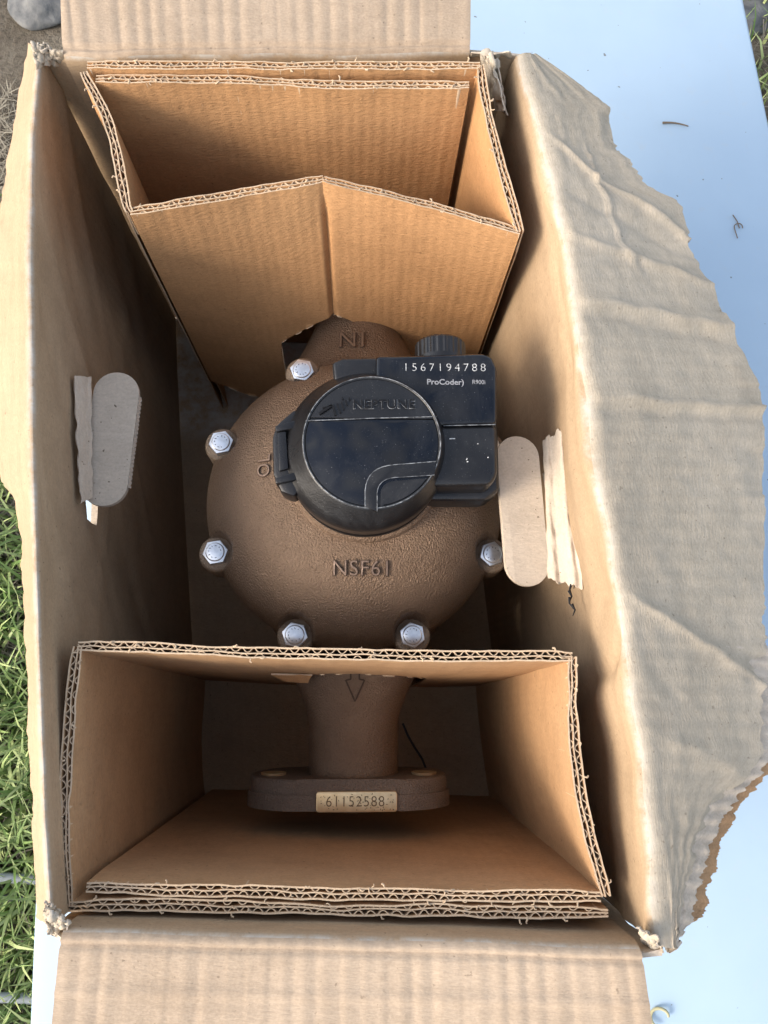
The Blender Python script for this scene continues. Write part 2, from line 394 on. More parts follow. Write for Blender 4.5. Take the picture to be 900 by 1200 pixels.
# debris on the table
def twig(pa, pb, r, mat, name, label, cat, bend=.002):
    a = on_table(*pa); b = on_table(*pb); mb = MB()
    mb.tube([lerp(a, b, i / 6) + Vector((0, bend * math.sin(PI * i / 6), r + .0004)) for i in range(7)], lambda t: r * (1 - .5 * t), 6)
    tag(mb.build(name, mat), label, cat)
twig((776, 145), (806, 149), .0013, M_TWIG, 'twig', 'short brown twig lying on the pale blue table', 'twig')
a = on_table(864, 268); mb = MB()
mb.tube([a + Vector((.006 * math.cos(t * .9) * (1 - t * .09), .010 * math.sin(t * .8) - .002 * t, .0012 + .001 * math.sin(t * 2))) for t in [i * .35 for i in range(14)]], .0006, 5)
mb.tube([a + Vector((-.004, .018, .001)), a + Vector((.0, .009, .0016)), a + Vector((.002, 0, .001))], .0006, 5)
tag(mb.build('plant_fibre', M_TWIG), 'curled dark plant fibre on the table near its right edge', 'plant fibre')
a = on_table(771, 1190); mb = MB()
mb.tube([a + Vector((.009 * math.cos(t) * (1 - .05 * t), .007 * math.sin(t * 1.1), .0025 + .0015 * math.sin(2 * t))) for t in [i * .4 for i in range(12)]], .0014, 6)
tag(mb.build('leaf_fragment', M_BIT), 'yellowish curled leaf bit on the table by the lower flap', 'leaf')
for (u, v) in ((638, 62), (836, 117), (775, 160), (846, 95), (890, 182), (812, 1160), (848, 1120), (828, 985), (880, 1010), (700, 25), (660, 95), (870, 180)):
    pass

# ------------------------------------------------------------------ outer cardboard box
ZF = .008                                       # box floor (inside face)
BOX = thing('cardboard_box', P(412, 600, .40) * Vector((1, 1, 0)) if False else Vector((P(412, 600, .40).x, P(412, 600, .40).y, .001)),
            'worn open cardboard shipping box with torn flaps spread outwards', 'box')
T_BOX = .0045
def side_points(ridge, outer, dr, dofun, floor_shift=Vector((0, 0, 0))):
    """ridge / outer: lists of matching (u,v); returns functions s -> floor, ridge, outer points"""
    Rg = [P(u, v, dr) for u, v in ridge]; Ot = [P(u, v, dofun(i)) for i, (u, v) in enumerate(outer)]
    L = [0]
    for a, b in zip(Rg, Rg[1:]): L.append(L[-1] + (b - a).length)
    tot = L[-1]; tr = [(l / tot, p) for l, p in zip(L, Rg)]; to = [(l / tot, p) for l, p in zip(L, Ot)]
    def fl(s):
        st = lerp(Rg[0], Rg[-1], s); q = interp(tr, s); p = lerp(q, st, .7); return Vector((p.x, p.y, ZF)) + floor_shift
    return fl, (lambda s: interp(tr, s)), (lambda s: interp(to, s)), tot
def build_side(nm_wall, nm_flap, fl, rg, ot, tot, mw, mf, wr, fw, nu, hole=None, kc=.014, round_t=1.0, flapmin=0.0):
    """wall from the floor to the middle of the rounded crease, flap from there to its free edge. wr / fw: wrinkle functions"""
    def corner(s):
        a, r, b = fl(s), rg(s), ot(s); d1 = (a - r).normalized(); d2 = (b - r); l2 = d2.length; d2.normalize()
        kk = min(kc, l2 * .8); return r + d1 * kc, r, r + d2 * kk
    def bez(A, B, C, t): return A * (1 - t) ** 2 + B * 2 * t * (1 - t) + C * t * t
    out = []
    NW = 60
    def fwall(s, t):
        A, B, C = corner(s); f0 = fl(s)
        if t < .85: p = lerp(f0, A, t / .85)
        else: p = bez(A, B, C, (t - .85) / .15 * .5)
        return p + wr(s, t)
    def fflap(s, t):
        A, B, C = corner(s); o0 = ot(s)
        if t < .15: p = bez(A, B, C, .5 + t / .15 * .5)
        else: p = lerp(C, o0, (t - .15) / .85)
        return p + wr(s, 1.0) * max(0, 1 - t * 4) + fw(s, t) * smooth(0, .12, t)
    mb = MB(); mb.sheet(fwall, nu, NW, T_BOX, tot, .37, mask=hole); wall = mb.build(nm_wall, [mw, M_EDGE_G], BOX)
    mb = MB(); mb.sheet(fflap, nu, 44, T_BOX, tot, .16); flap = mb.build(nm_flap, [mf, M_EDGE_G], BOX)
    return wall, flap, fwall, fflap

# floor panel
c4 = [P(60, 1092, .4) + Vector((-.02, -.02, 0)), P(766, 1108, .4) + Vector((.02, -.02, 0)), P(600, 60, .4) + Vector((.02, .03, 0)), P(50, 56, .4) + Vector((-.02, .03, 0))]
mb = MB()
mb.sheet(lambda s, t: (lambda q: Vector((q.x, q.y, ZF - .0005 + .0008 * nz(q.x, q.y, 0, 20))))(lerp(lerp(c4[0], c4[1], s), lerp(c4[3], c4[2], s), t)), 30, 50, .005, .3, .5)
mb.build('bottom_panel', [M_BOX, M_EDGE_G], BOX)

# --- right wall and its torn grey flap.  s runs from the far (top of picture) end to the near end
RF = [((602, 60), (628, 63)), ((610, 90), (690, 106)), ((620, 120), (716, 126)), ((629, 152), (720, 158)), ((633, 170), (724, 176)), ((636, 184), (738, 188)), ((641, 203), (752, 208)),
      ((648, 240), (800, 243)), ((655, 276), (806, 280)), ((657, 286), (800, 288)), ((659, 296), (812, 300)), ((664, 330), (836, 332)), ((675, 405), (871, 413)), ((684, 455), (894, 458)),
      ((695, 545), (897, 550)), ((705, 612), (896, 615)), ((720, 700), (895, 710)), ((732, 790), (894, 795)), ((746, 885), (893, 888)),
      ((749, 915), (872, 915)), ((752, 945), (840, 945)), ((759, 1010), (812, 1008)), ((764, 1070), (800, 1072)), ((769, 1110), (792, 1112))]
ridge = [a for a, b in RF]; outer = [b for a, b in RF]
fl, rg, ot0, totR = side_points(ridge, outer, .40, lambda i: .402 + .00026 * (outer[i][0] - ridge[i][0]))
def torn(s, amp, seed, f=60): return amp * (nz(s * f, seed) + .6 * nz(s * f * 3.3, seed + 5) + .4 * nz(s * f * 9, seed + 8) + .2 * nz(s * f * 23, seed + 2))
def otR(s):
    o = ot0(s); r = rg(s); d = (o - r).normalized(); rag = .0075 if .12 < s < .21 else (.004 if s > .66 or .24 < s < .29 else .0014)
    return o + d * torn(s, rag, 1.7)
def wrR(s, t):
    top = smooth(.15, .55, t)
    x = .006 * nz(s * 5, t * 2.2, 4) * smooth(0, .3, t) * (1 - .4 * smooth(.85, 1, t)) + .0022 * nz(s * 16, t * 5, 9) * top
    x += -.0022 * math.exp(-((t - .80 - .03 * math.sin(s * 5)) / .018) ** 2) * smooth(.2, .3, s) * top
    x += .003 * math.exp(-((s - .70 - (1 - t) * .25) / .012) ** 2) * smooth(.5, .8, t) * (1 - smooth(.9, 1, t))
    return Vector((x, 0, 0)) + Vector((0, 0, .0012 * nz(s * 22, 7))) * smooth(.8, 1, t)
def fwR(s, t):
    z = 0
    for (c, sl, a, wd) in ((.335, .03, .0030, .006), (.352, .03, -.0016, .009), (.455, .01, .0026, .005), (.468, .01, -.0015, .008), (.66, .10, .0022, .006), (.70, -.04, .0012, .01), (.185, .10, -.0014, .01), (.245, .07, .0024, .006), (.80, .05, .0011, .01), (.10, .16, .0022, .006), (.55, -.03, .0008, .006)):
        z += 1.15 * a * math.exp(-abs((s - c - sl * t - .006 * nz(t * 5, c * 9)) / wd) ** 1.25) * smooth(.02, .3, t)
    z += .0020 * math.exp(-((t - .52 - .08 * math.sin(s * 21)) / .014) ** 2) * smooth(.12, .16, s) * (1 - smooth(.26, .33, s))
    z += .0008 * nz(s * 6, t * 2.5, 11) * smooth(0, .3, t) + .0007 * nz(s * 30, t * 8, 3) * smooth(0, .2, t) + .00035 * nz(s * 90, t * 14, 3) * smooth(0, .2, t)
    z += -.002 * smooth(.8, 1, t) * (nz(s * 14, 2) > .1)
    return Vector((.3 * z, 0, z))
HL = .094
def mkhole(sc, tc, hs, ht):
    def h(s, t):
        a = (s - sc) / hs; b = (t - tc) / ht
        return abs(b) < .5 and (abs(a) < .5)
    return h
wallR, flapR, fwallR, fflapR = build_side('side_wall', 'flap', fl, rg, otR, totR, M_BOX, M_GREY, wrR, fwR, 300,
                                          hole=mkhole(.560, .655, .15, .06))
flapR['label'] = 'grey flap with a ragged torn outer edge'
# peeled layers at the lower right of that flap
def layer(d_out, z, ds, seed, name, mat, rib):
    def f(s, t):
        S_ = lerp(ds[0], ds[1], s); a = fflapR(S_, .55); o = otR(S_); r = rg(S_); d = (o - r).normalized(); e = smooth(0, .15, s) * (1 - smooth(.93, 1, s))
        q = o + d * (d_out * e + torn(S_, .0045, seed, 70)) ; p = lerp(a, q, t)
        return p + Vector((0, 0, -T_BOX * z + rib * math.sin(S_ * totR / .0075 * 2 * PI) + .001 * nz(S_ * 60, t * 6, seed)))
    mb = MB(); mb.sheet(f, 260, 14, .0009, totR * .3, .08)
    return mb.build(name, mat, flapR)
layer(.011, .45, (.70, .995), 21, 'torn_fluting', [M_EDGE_G, M_EDGE_G], .0008)
layer(.021, .95, (.73, .99), 33, 'torn_liner', [M_TORN, M_TORN], .0003)

# --- left wall and flap
LF = [((46, 56), (34, 50)), ((38, 150), (8, 190)), ((35, 300), (-6, 300)), ((37, 440), (-8, 440)), ((38, 545), (0, 562)), ((39, 585), (14, 580)), ((40, 625), (22, 622)),
      ((42, 700), (27, 700)), ((45, 800), (32, 800)), ((50, 950), (37, 950)), ((58, 1086), (42, 1075))]
ridge = [a for a, b in LF]; outer = [b for a, b in LF]
fl, rg, ot1, totL = side_points(ridge, outer, .40, lambda i: .43 + .0006 * (ridge[i][0] - outer[i][0]))
def otL(s): return ot1(s) + Vector((torn(s, .0012, 4.4), 0, 0))
def wrL(s, t):
    top = smooth(.1, .5, t)
    x = -.004 * smooth(0, .4, t) * (1 - smooth(.4, .8, t)) * smooth(.5, .8, s) + .006 * nz(s * 4, t * 2, 14) * smooth(0, .3, t) * (1 - .95 * smooth(.5, .85, t)) + .0022 * nz(s * 12 + t * 9, t * 3, 19) * top * (1 - smooth(.6, .85, t))
    for (a, b, am, wd) in ((.62, -.9, .0016, .02), (.75, -.8, -.0014, .018), (.86, -1.1, .0014, .016), (.98, -.9, -.0012, .02), (1.1, -.7, .0014, .02), (.45, .4, .0012, .02)):
        x += am * math.exp(-((t - a - b * (s - .2)) / wd) ** 2) * top * (1 - smooth(.8, .9, t))
    return Vector((x, 0, .001 * nz(s * 25, 3) * smooth(.8, 1, t)))
# s reversed so that the sheet's front faces the inside on this side too
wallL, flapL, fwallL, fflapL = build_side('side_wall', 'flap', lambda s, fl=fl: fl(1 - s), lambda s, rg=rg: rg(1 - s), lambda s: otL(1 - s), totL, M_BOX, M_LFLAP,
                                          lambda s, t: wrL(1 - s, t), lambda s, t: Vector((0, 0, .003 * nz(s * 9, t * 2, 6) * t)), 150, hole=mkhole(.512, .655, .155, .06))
flapL['label'] = 'sunlit flap hanging down over the left table edge'

# --- far (top of picture) wall and flap
TF = [((60, 66), (66, -130)), ((90, 66), (68, -130)), ((200, 65), (190, -130)), ((330, 64), (320, -130)), ((450, 63), (450, -130)), ((551, 62), (553, -130))]
ridge = [a for a, b in TF]; outer = [b for a, b in TF]
ridge[0] = (73, 66)
fl, rg, ot, totT = side_points(ridge, outer, .402, lambda i: .395, Vector((0, .014, 0)))
def ribs(s, tot, a): return a * (abs(math.sin(s * tot / .0115 * PI + 2.5 * nz(s * 9, 1))) ** .6 * 2 - 1) * (.55 + .9 * nz(s * 17, 4))
def wrT(s, t): return Vector((0, .003 * nz(s * 5, t * 3, 24) * smooth(0, .3, t) , 0)) + Vector((0, 0, .0008 * nz(s * 14, 1) * smooth(.8, 1, t)))
def fwT(s, t):
    z = ribs(s, totT, .00045) * smooth(.06, .16, t) + .002 * nz(s * 6, t * 3, 31) * t
    z += -.0022 * math.exp(-((t - .10) / .02) ** 2)
    return Vector((0, 0, z))
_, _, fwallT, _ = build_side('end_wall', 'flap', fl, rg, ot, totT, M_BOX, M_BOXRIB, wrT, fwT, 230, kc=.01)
# --- near (bottom of picture) wall and flap
BF = [((72, 1083), (48, 1330)), ((200, 1086), (180, 1330)), ((400, 1091), (400, 1330)), ((600, 1097), (610, 1330)), ((751, 1103), (782, 1330))]
ridge = [a for a, b in BF]; outer = [b for a, b in BF]
fl, rg, ot, totB = side_points(ridge, outer, .402, lambda i: .415, Vector((0, -.008, 0)))
def fwB(s, t):
    z = ribs(s, totB, .00032) * smooth(.08, .2, t) + .0022 * nz(s * 6, t * 3, 41) * t
    z += -.002 * math.exp(-((t - .13) / .02) ** 2) + .001 * math.exp(-((t - .36) / .02) ** 2)
    return Vector((0, 0, z))
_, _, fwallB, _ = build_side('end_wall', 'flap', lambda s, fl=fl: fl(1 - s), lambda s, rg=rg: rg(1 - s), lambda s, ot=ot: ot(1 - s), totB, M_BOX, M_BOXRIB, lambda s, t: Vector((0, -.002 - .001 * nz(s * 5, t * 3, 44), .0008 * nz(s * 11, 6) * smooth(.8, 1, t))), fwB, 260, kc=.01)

def seam(fa, sa, fb, sb):
    mb = MB(); mb.sheet(lambda s, t: lerp(fa(sa, t), fb(sb, t), -.18 + 1.36 * s) + (fa(sa, t) + fb(sb, t) - fa(.5, t) - fb(.5, t)).normalized() * .0035 + Vector((0, 0, -.003)), 3, 50, T_BOX * .9, .02, .37); mb.build('corner_fold', [M_BOX, M_EDGE_G], BOX)
seam(fwallL, 1, fwallT, 0); seam(fwallT, 1, fwallR, 0); seam(fwallR, 1, fwallB, 0); seam(fwallB, 1, fwallL, 0)
# frayed corners: crumpled paper layers
def crumple(name, quad, dz, amp, seed, mat, nu=26, nv=16, th=.0009):
    def f(s, t):
        p = lerp(lerp(P(*quad[0]), P(*quad[1]), s), lerp(P(*quad[3]), P(*quad[2]), s), t)
        e = .0009 * (nz(s * 14, t * 14, seed + 3))
        return p + Vector((amp * nz(s * 5, t * 4, seed) + e * (t > .9 or t < .1), amp * nz(s * 4, t * 5, seed + 9) + e * (s > .95), dz + amp * nz(s * 6, t * 6, seed + 20)))
    mb = MB(); mb.sheet(f, nu, nv, th, .05, .05); return mb.build(name, mat, BOX)
for i, (q, a) in enumerate([([(562, 64, .405), (576, 60, .398), (592, 130, .41), (580, 128, .44)], .004), ([(568, 66, .40), (582, 70, .402), (596, 135, .42), (590, 132, .47)], .003),
                            ([(552, 62, .403), (598, 60, .400), (604, 84, .43), (556, 78, .47)], .003)]):
    crumple('frayed_corner', q, 0, a, 50 + i, [M_GREY, M_EDGE_G])
for i, (q, a) in enumerate([([(37, 50, .400), (54, 50, .40), (60, 74, .41), (42, 80, .405)], .0025), ([(48, 54, .400), (74, 60, .402), (80, 80, .42), (56, 72, .41)], .003),
                            ([(52, 1055, .402), (66, 1062, .404), (70, 1096, .412), (56, 1094, .405)], .003), ([(58, 1066, .399), (80, 1080, .402), (80, 1092, .41), (60, 1090, .41)], .003)]):
    crumple('frayed_corner', q, 0, a, 70 + i, [M_GREY, M_EDGE_G])
crumple('frayed_corner', [(746, 1086, .402), (772, 1100, .396), (774, 1114, .41), (756, 1112, .42)], 0, .003, 90, [M_GREY, M_EDGE_G])

# hand-hole tabs, pushed in and still hinged on the wall
def stadium(ctr, ang, L, W, z, th, mat, name, tilt=0.0, tiltL=0.0):
    n = 14; pts = []
    for k in range(n + 1): a = PI * k / n; pts.append((W / 2 * math.cos(a), L / 2 - W / 2 + W / 2 * math.sin(a)))
    for k in range(n + 1): a = PI + PI * k / n; pts.append((W / 2 * math.cos(a), -L / 2 + W / 2 + W / 2 * math.sin(a)))
    M = Matrix.Rotation(ang, 3, 'Z') @ Matrix.Rotation(tilt, 3, 'Y') @ Matrix.Rotation(tiltL, 3, 'X'); mb = MB(); layers = [0, .16, .84, 1.0]
    W3 = lambda x, y, z_: Vector((ctr.x, ctr.y, ctr.z)) + M @ Vector((x, y, z_ + .0008 * nz(x, y, 1, 40)))
    mb.face([W3(x, y, 0) for x, y in pts]); mb.face([W3(x, y, -th) for x, y in reversed(pts)])
    m = len(pts)
    for i in range(m):
        (x0, y0), (x1, y1) = pts[i], pts[(i + 1) % m]
        mb.face([W3(x0, y0, 0), W3(x0, y0, -th), W3(x1, y1, -th), W3(x1, y1, 0)], 1)
    return mb.build(name, [mat, M_EDGE_G], BOX), W3
c = P(129, 513, .475); tabL, W3 = stadium(c, R(-2.5), .0935, .0305, 0, .004, M_TABC, 'hand_hole_tab', tilt=R(2))
# visible fluting along the cut right edge of the left tab
mb = MB()
mb.sheet(lambda s, t: W3(.0153 + .0003 * math.sin(s * 22 * 2 * PI) + .0009 * t, lerp(-.033, .031, s), lerp(-.0006, -.0036, t) ), 120, 2, .0004, .1, .01)
mb.build('fluting', [M_EDGE_G, M_EDGE_G], tabL)
def hinge(quad, folds, amp, seed, mat, nu=60, nv=24, jag=.0):
    def f(s, t):
        p = lerp(lerp(P(*quad[0]), P(*quad[1]), t), lerp(P(*quad[3]), P(*quad[2]), t), s)
        z = amp * math.sin(t * folds * PI + .6 * math.sin(s * 3)) + .0015 * nz(s * 12, t * 5, seed)
        je = jag * (max(0, .12 - s) - max(0, s - .9)) * (nz(t * 9, seed + 1) * 5)
        return p + Vector((.001 * nz(s * 9, t, seed), je, z))
    mb = MB(); mb.sheet(f, nu, nv, .0009, .09, .02); return mb.build('torn_hinge', mat, BOX)
hinge([(87, 441, .455), (107, 441, .47), (109, 582, .472), (95, 590, .458)], 2.0, .0009, 3, [M_TABC, M_EDGE_G])
c = P(612.5, 597, .462); tabR, W3r = stadium(c, R(2.6), .0995, .0285, 0, .0042, M_TABC, 'hand_hole_tab', tilt=R(6))
tabR['label'] = 'bright pale tab pushed in from the right hand hole'
hinge([(636, 516, .464), (664, 500, .445), (684, 690, .45), (642, 678, .464)], 3.6, .0020, 8, [M_TABC, M_EDGE_G], jag=.007)
# torn crack below the right hinge
mb = MB()
for k in range(5):
    a = P(668 + 2 * math.sin(k * 2), 676 + k * 8, .455 - k * .001); b = P(670 + 3 * math.sin(k * 2 + 1), 690 + k * 8, .455 - k * .001)
    mb.tube([a, lerp(a, b, .5) + Vector((.0015 * (-1) ** k, 0, .0006)), b], lambda t: .0008 * (1 - t) + .0002, 5)
mb.build('torn_crack', M_MOULD, BOX)

# ------------------------------------------------------------------ corrugated inserts (double-wall board)
TH = .0066
def cpanel(A, B, C, D, parent, hfun=None, bow=None, seed=0, label=None, edge_n=None):
    """A,B: top left / right of the board's middle plane, C,D: the points below B and A"""
    n = (B - A).cross(D - A).normalized(); L = (B - A).length; H = (D - A).length
    hf = hfun or (lambda s: 1.0); bw = bow or (lambda s, t: 0.0)
    def mid(s, t):
        p = lerp(lerp(A, B, s), lerp(D, C, s), t)
        p = p + n * (bw(s, t) + .0017 * nz(s * L * 14, t * 2.5, seed) * (1 if .02 < s < .98 else .3) + .0004 * nz(s * L * 90, t * 9, seed + 7))
        p.z += .0007 * nz(s * L * 40, seed + 3) * (1 - t); return p
    crush = lambda s: 1 - .45 * max(0, nz(s * L * 22, seed + 30)) - .35 * max(0, nz(s * L * 70, seed + 31))
    ph0 = random.random() * 9
    edge_taper = lambda s: crush(s) * (.78 + .22 * smooth(0, .012, s * L) * smooth(0, .012, (1 - s) * L))
    nseg = max(24, int(L / (.0015 if hfun else .004)))
    mb = MB()
    for kx, off in enumerate((-.5, .5)):
        def f(s, t, off=off, kx=kx):
            tt = min(t, hf(s)) + t * 1e-4; p = mid(s, tt); e = lerp(edge_taper(s), 1, smooth(0, .08, tt))
            p = p + n * (off * TH * e); p.z += .0004 * nz(s * L * 120, kx * 5 + seed) * (1 - t); return p
        if off < 0: mb.sheet(lambda s, t: f(1 - s, t), nseg, 40, .0009, L, H)
        else: mb.sheet(f, nseg, 40, .0009, L, H)
    def fm(s, t):
        p = mid(s, t * .07); return p + n * (.0009 * nz(s * L * 60, seed + 2))
    mb.sheet(fm, nseg * 2, 2, .0007, L, .02)
    pn = mb.build('panel', [M_SLEEVE if parent.name == 'cardboard_insert.001' else M_SLEEVE2, M_EDGE], parent)
    if label: pn['label'] = label
    fl_ = MB()
    for q, (lo, hi, wl_) in enumerate(((-.5, 0, .0079), (0, .5, .0066))):
        nw = L / wl_; ns = int(nw * 12)
        def g(s, t, lo=lo, hi=hi, nw=nw, q=q):
            e = edge_taper(s); ph = s * nw * 2 * PI + 1.3 * nz(s * L * 50, seed + q * 9) + seed; a = math.sin(ph); a = math.copysign(abs(a) ** .75, a)
            c0 = (lo + hi) / 2 * TH * e; p = mid(s, t * .07) + n * (c0 + a * (TH * .25 - .0005) * e); p.z -= .0004 + .0006 * abs(nz(s * L * 200, q)); return p
        fl_.sheet(g, ns, 2, .00048, L, .02, mi=0, me=1)
    # paper tears and fuzz standing on the cut rim
    for k in range(int(L / .012)):
        s = random.random(); p = mid(s, 0) + n * random.choice((-.5, .5, 0, .5)) * TH * edge_taper(s); a = random.random() * 6.28; r_ = random.uniform(.0003, .0006)
        q1 = p + Vector((.0016 * math.cos(a), .0016 * math.sin(a), random.uniform(-.0003, .0012))); q2 = q1 + Vector((.001 * math.cos(a + 1), .001 * math.sin(a + 1), random.uniform(-.001, .0005)))
        fl_.tube([p - Vector((0, 0, .0005)), q1, q2], r_, 5, 1)
    fl_.build('fluting', [M_EDGE, M_EDGE], pn)
    return pn
def down(p, z=.0095, dx=0, dy=0): return Vector((p.x + dx, p.y + dy, z))

# lower insert (near the bottom of the picture)
d0 = .423
LWR = thing('cardboard_insert', down(P(390, 910, d0), .009), 'lower cardboard insert, a square sleeve standing over the flanged outlet', 'cardboard insert', 'corrugated cardboard inserts')
i1, i2 = P(101, 1040, d0), P(704, 1051, d0)                     # inner near panel (two boards lie against each other)
a_tr, a_tl = P(671, 770, d0), P(91, 757, d0)
b_bl, b_br = P(80, 1062, d0), P(713, 1070, d0)
cpanel(i2, i1, down(i1), down(i2), LWR, seed=1.0, bow=lambda s, t: .001 * math.sin(PI * s))
q_tr = down(a_tr, dy=-.014); q_tl = down(a_tl, dy=-.014)
cpanel(a_tr, i2 + Vector((.003, 0, 0)), down(i2 + Vector((.003, 0, 0))), q_tr, LWR, seed=2.2, bow=lambda s, t: -.006 * math.sin(PI * s) * (1 - t * .6))
Hs = .762 - d0
nx0 = P(416, 790, .54).x; Lw = (a_tr - a_tl).length
def saddle(s, A, B, rad, zc, xc):
    x = lerp(A.x, B.x, s) - xc
    if abs(x) >= rad: return 1.0
    z = zc + math.sqrt(max(0, rad * rad - x * x)); ztop = CAM_H - d0
    return min(1.0, max(.05, (ztop - z) / (ztop - .0095)))
cpanel(a_tl, a_tr, q_tr, q_tl, LWR, seed=3.1, bow=lambda s, t: -.001 * math.sin(PI * s) - .0035 * math.sin(PI * s) * smooth(0, .42, t),
       hfun=lambda s: saddle(s, a_tl, a_tr, .054, .193, nx0))
cpanel(b_bl, a_tl, q_tl, down(b_bl), LWR, seed=4.7, bow=lambda s, t: .003 * math.sin(PI * s))
cpanel(b_br, b_bl, down(b_bl), down(b_br), LWR, seed=5.5, bow=lambda s, t: .0006 * math.sin(2 * PI * s))

# upper insert
d1 = .428
UPR = thing('cardboard_insert', down(P(360, 170, d1), .009), 'upper cardboard insert with a front panel creased down its middle', 'cardboard insert', 'corrugated cardboard inserts')
u_bl, u_br = P(98, 83, .393), P(563, 76, .393)
u_fl, u_fr, u_fm = P(152, 248, .418), P(610, 271, .418), P(379, 209, .415)
u_il, u_ir = P(112, 92, .396), P(550, 100, .396)
cpanel(u_ir, u_il, down(u_il), down(u_ir), UPR, seed=11.1, bow=lambda s, t: -.0015 * math.sin(2.2 * PI * s)) if False else \
cpanel(u_il, u_ir, down(u_ir), down(u_il), UPR, seed=11.1, bow=lambda s, t: .0015 * math.sin(2.2 * PI * s))
cpanel(u_fl, u_bl, down(u_bl), down(u_fl), UPR, seed=12.3, bow=lambda s, t: -.0048 * math.sin(PI * s ** 1.4))
mbot = P(391, 372, .54); v = (mbot - u_fm); fm_b = u_fm + v * ((u_fm.z - .0095) / -v.z)
nx1 = P(393, 372, .54).x
def sad2(A, B):
    def h(s):
        x = lerp(A.x, B.x, s) - nx1; rad = .050
        if abs(x) >= rad: return (A.z - .090 - .006 * nz(s * 6, 4)) / (A.z - .0095)
        z = .2350 - .5 * abs(x) - 6 * x * x; zt = A.z
        return min(1.0, (zt - z) / (zt - .0095))
    return h
cpanel(u_fl, u_fm, fm_b, down(u_fl), UPR, seed=13.9, hfun=sad2(u_fl, u_fm), bow=lambda s, t: .0035 * smooth(.965, 1, s) * smooth(.02, .08, t))
cpanel(u_fm, u_fr, down(u_fr, dx=.004, dy=.006), fm_b, UPR, seed=14.2, hfun=sad2(u_fm, u_fr), bow=lambda s, t: .002 * math.sin(PI * s) + .0035 * (1 - smooth(0, .035, s)) * smooth(.02, .08, t))
cpanel(u_fr, u_br, down(u_br), down(u_fr, dx=.004, dy=.006), UPR, seed=15.8, bow=lambda s, t: .003 * math.sin(PI * s))
u_ol = P(102, 76, .393)
cpanel(u_ol, u_br, down(u_br), down(u_ol), UPR, seed=16.4)
def on_plane(u, v, A, B, D, off):
    n = (B - A).cross(D - A).normalized(); n = n if n.y < 0 else -n; A = A + n * off
    r = CAM_ROT @ Vector(((u - 450) / F, (600 - v) / F, -1.0)); o = Vector((0, 0, CAM_H)); return o + r * ((A - o).dot(n) / r.dot(n))
mb = MB(); q_ = lambda u, v: on_plane(u, v, u_fm, u_fr, down(u_fr, dx=.004, dy=.006), .0048)
mb.tube([q_(473, 317), q_(473, 309), q_(477, 310), q_(477, 313), q_(474, 314), q_(478, 318)], .0005, 5)
mb.build('ink_mark', M_STAMP, UPR); mb = MB(); mb.tube([q_(443, 338), q_(443.8, 339)], .0006, 5); mb.build('ink_mark', M_STAMP, UPR)
# torn paper tabs on the underside of the inserts
def flapbit(quad, parent, seed, mat):
    def f(s, t):
        p = lerp(lerp(P(*quad[0]), P(*quad[1]), s), lerp(P(*quad[3]), P(*quad[2]), s), t); return p + Vector((0, 0, .002 * nz(s * 4, t * 4, seed)))
    mb = MB(); mb.sheet(f, 14, 10, .0012, .03, .03); return mb.build('torn_tab', mat, parent)
flapbit([(318, 789, .53), (366, 790, .527), (361, 799, .54), (334, 797, .545)], LWR, 5, [M_SLEEVE, M_EDGE])

# ------------------------------------------------------------------ water meter
MC = P(416, 580, .495); MX, MY = MC.x, MC.y
WM = thing('water_meter', (MX, MY, .12), 'bronze flanged water meter with a black plastic register lying in the box', 'water meter')
# cover (dome)
CR = .1060
prof = [(0, .3055), (.03, .3055), (.047, .3045), (.060, .3010), (.074, .2945), (.087, .2855), (.0965, .2755), (.102, .2665), (.1048, .2590), (CR, .2520), (CR - .0005, .2440), (CR - .004, .2420), (0, .2418)]
fine = []
for (r0_, z0_), (r1_, z1_) in zip(prof, prof[1:]):
    for k in range(3): fine.append((lerp(r0_, r1_, k / 3), lerp(z0_, z1_, k / 3)))
fine.append(prof[-1])
for _ in range(2): fine = [fine[0]] + [tuple((a[i] + 2 * b[i] + c_[i]) / 4 for i in range(2)) for a, b, c_ in zip(fine, fine[1:], fine[2:])] + [fine[-1]]
def cover_z(x, y):
    r = math.hypot(x - MX, y - MY); return interp([(a, b) for a, b in fine if b > .2440], r)
ZT = .2625
BOLTS = [(MX + .1030 * math.cos(R(22.5 + 45 * k)), MY + .1030 * math.sin(R(22.5 + 45 * k))) for k in range(8)]
dense = []
for (r0_, z0_), (r1_, z1_) in zip(fine, fine[1:]):
    n_ = max(1, int(abs(r1_ - r0_) / .0012)) if z0_ > .245 else 1
    dense += [(lerp(r0_, r1_, k / n_), lerp(z0_, z1_, k / n_)) for k in range(n_)]
dense.append(fine[-1])
NA_ = 384; pts = []
for i in range(NA_ + 1):
    a = 2 * PI * i / NA_; row = []
    for r_, z_ in dense:
        x, y = MX + r_ * math.cos(a), MY + r_ * math.sin(a)
        d = min(math.hypot(x - u_, y - v_) for u_, v_ in BOLTS)
        if z_ > ZT - .001: z_ = lerp(min(z_, ZT - .001), z_, smooth(.0112, .0138, d))
        row.append(Vector((x, y, z_)))
    pts.append(row)
mb = MB(); mb.grid(pts, [[(q.x, q.y) for q in row] for row in pts], flip=True); cover = mb.build('cover', M_BRONZE, WM)
# raised collar the register stands on
LC = P(428, 526, .434); LX, LY = LC.x, LC.y - .0005
mb = MB(); mb.lathe([(.0515, .296), (.0515, .3085), (.050, .310), (.046, .3105)], 72, (LX, LY - .001)); mb.build('register_seat', M_BRONZE, WM)
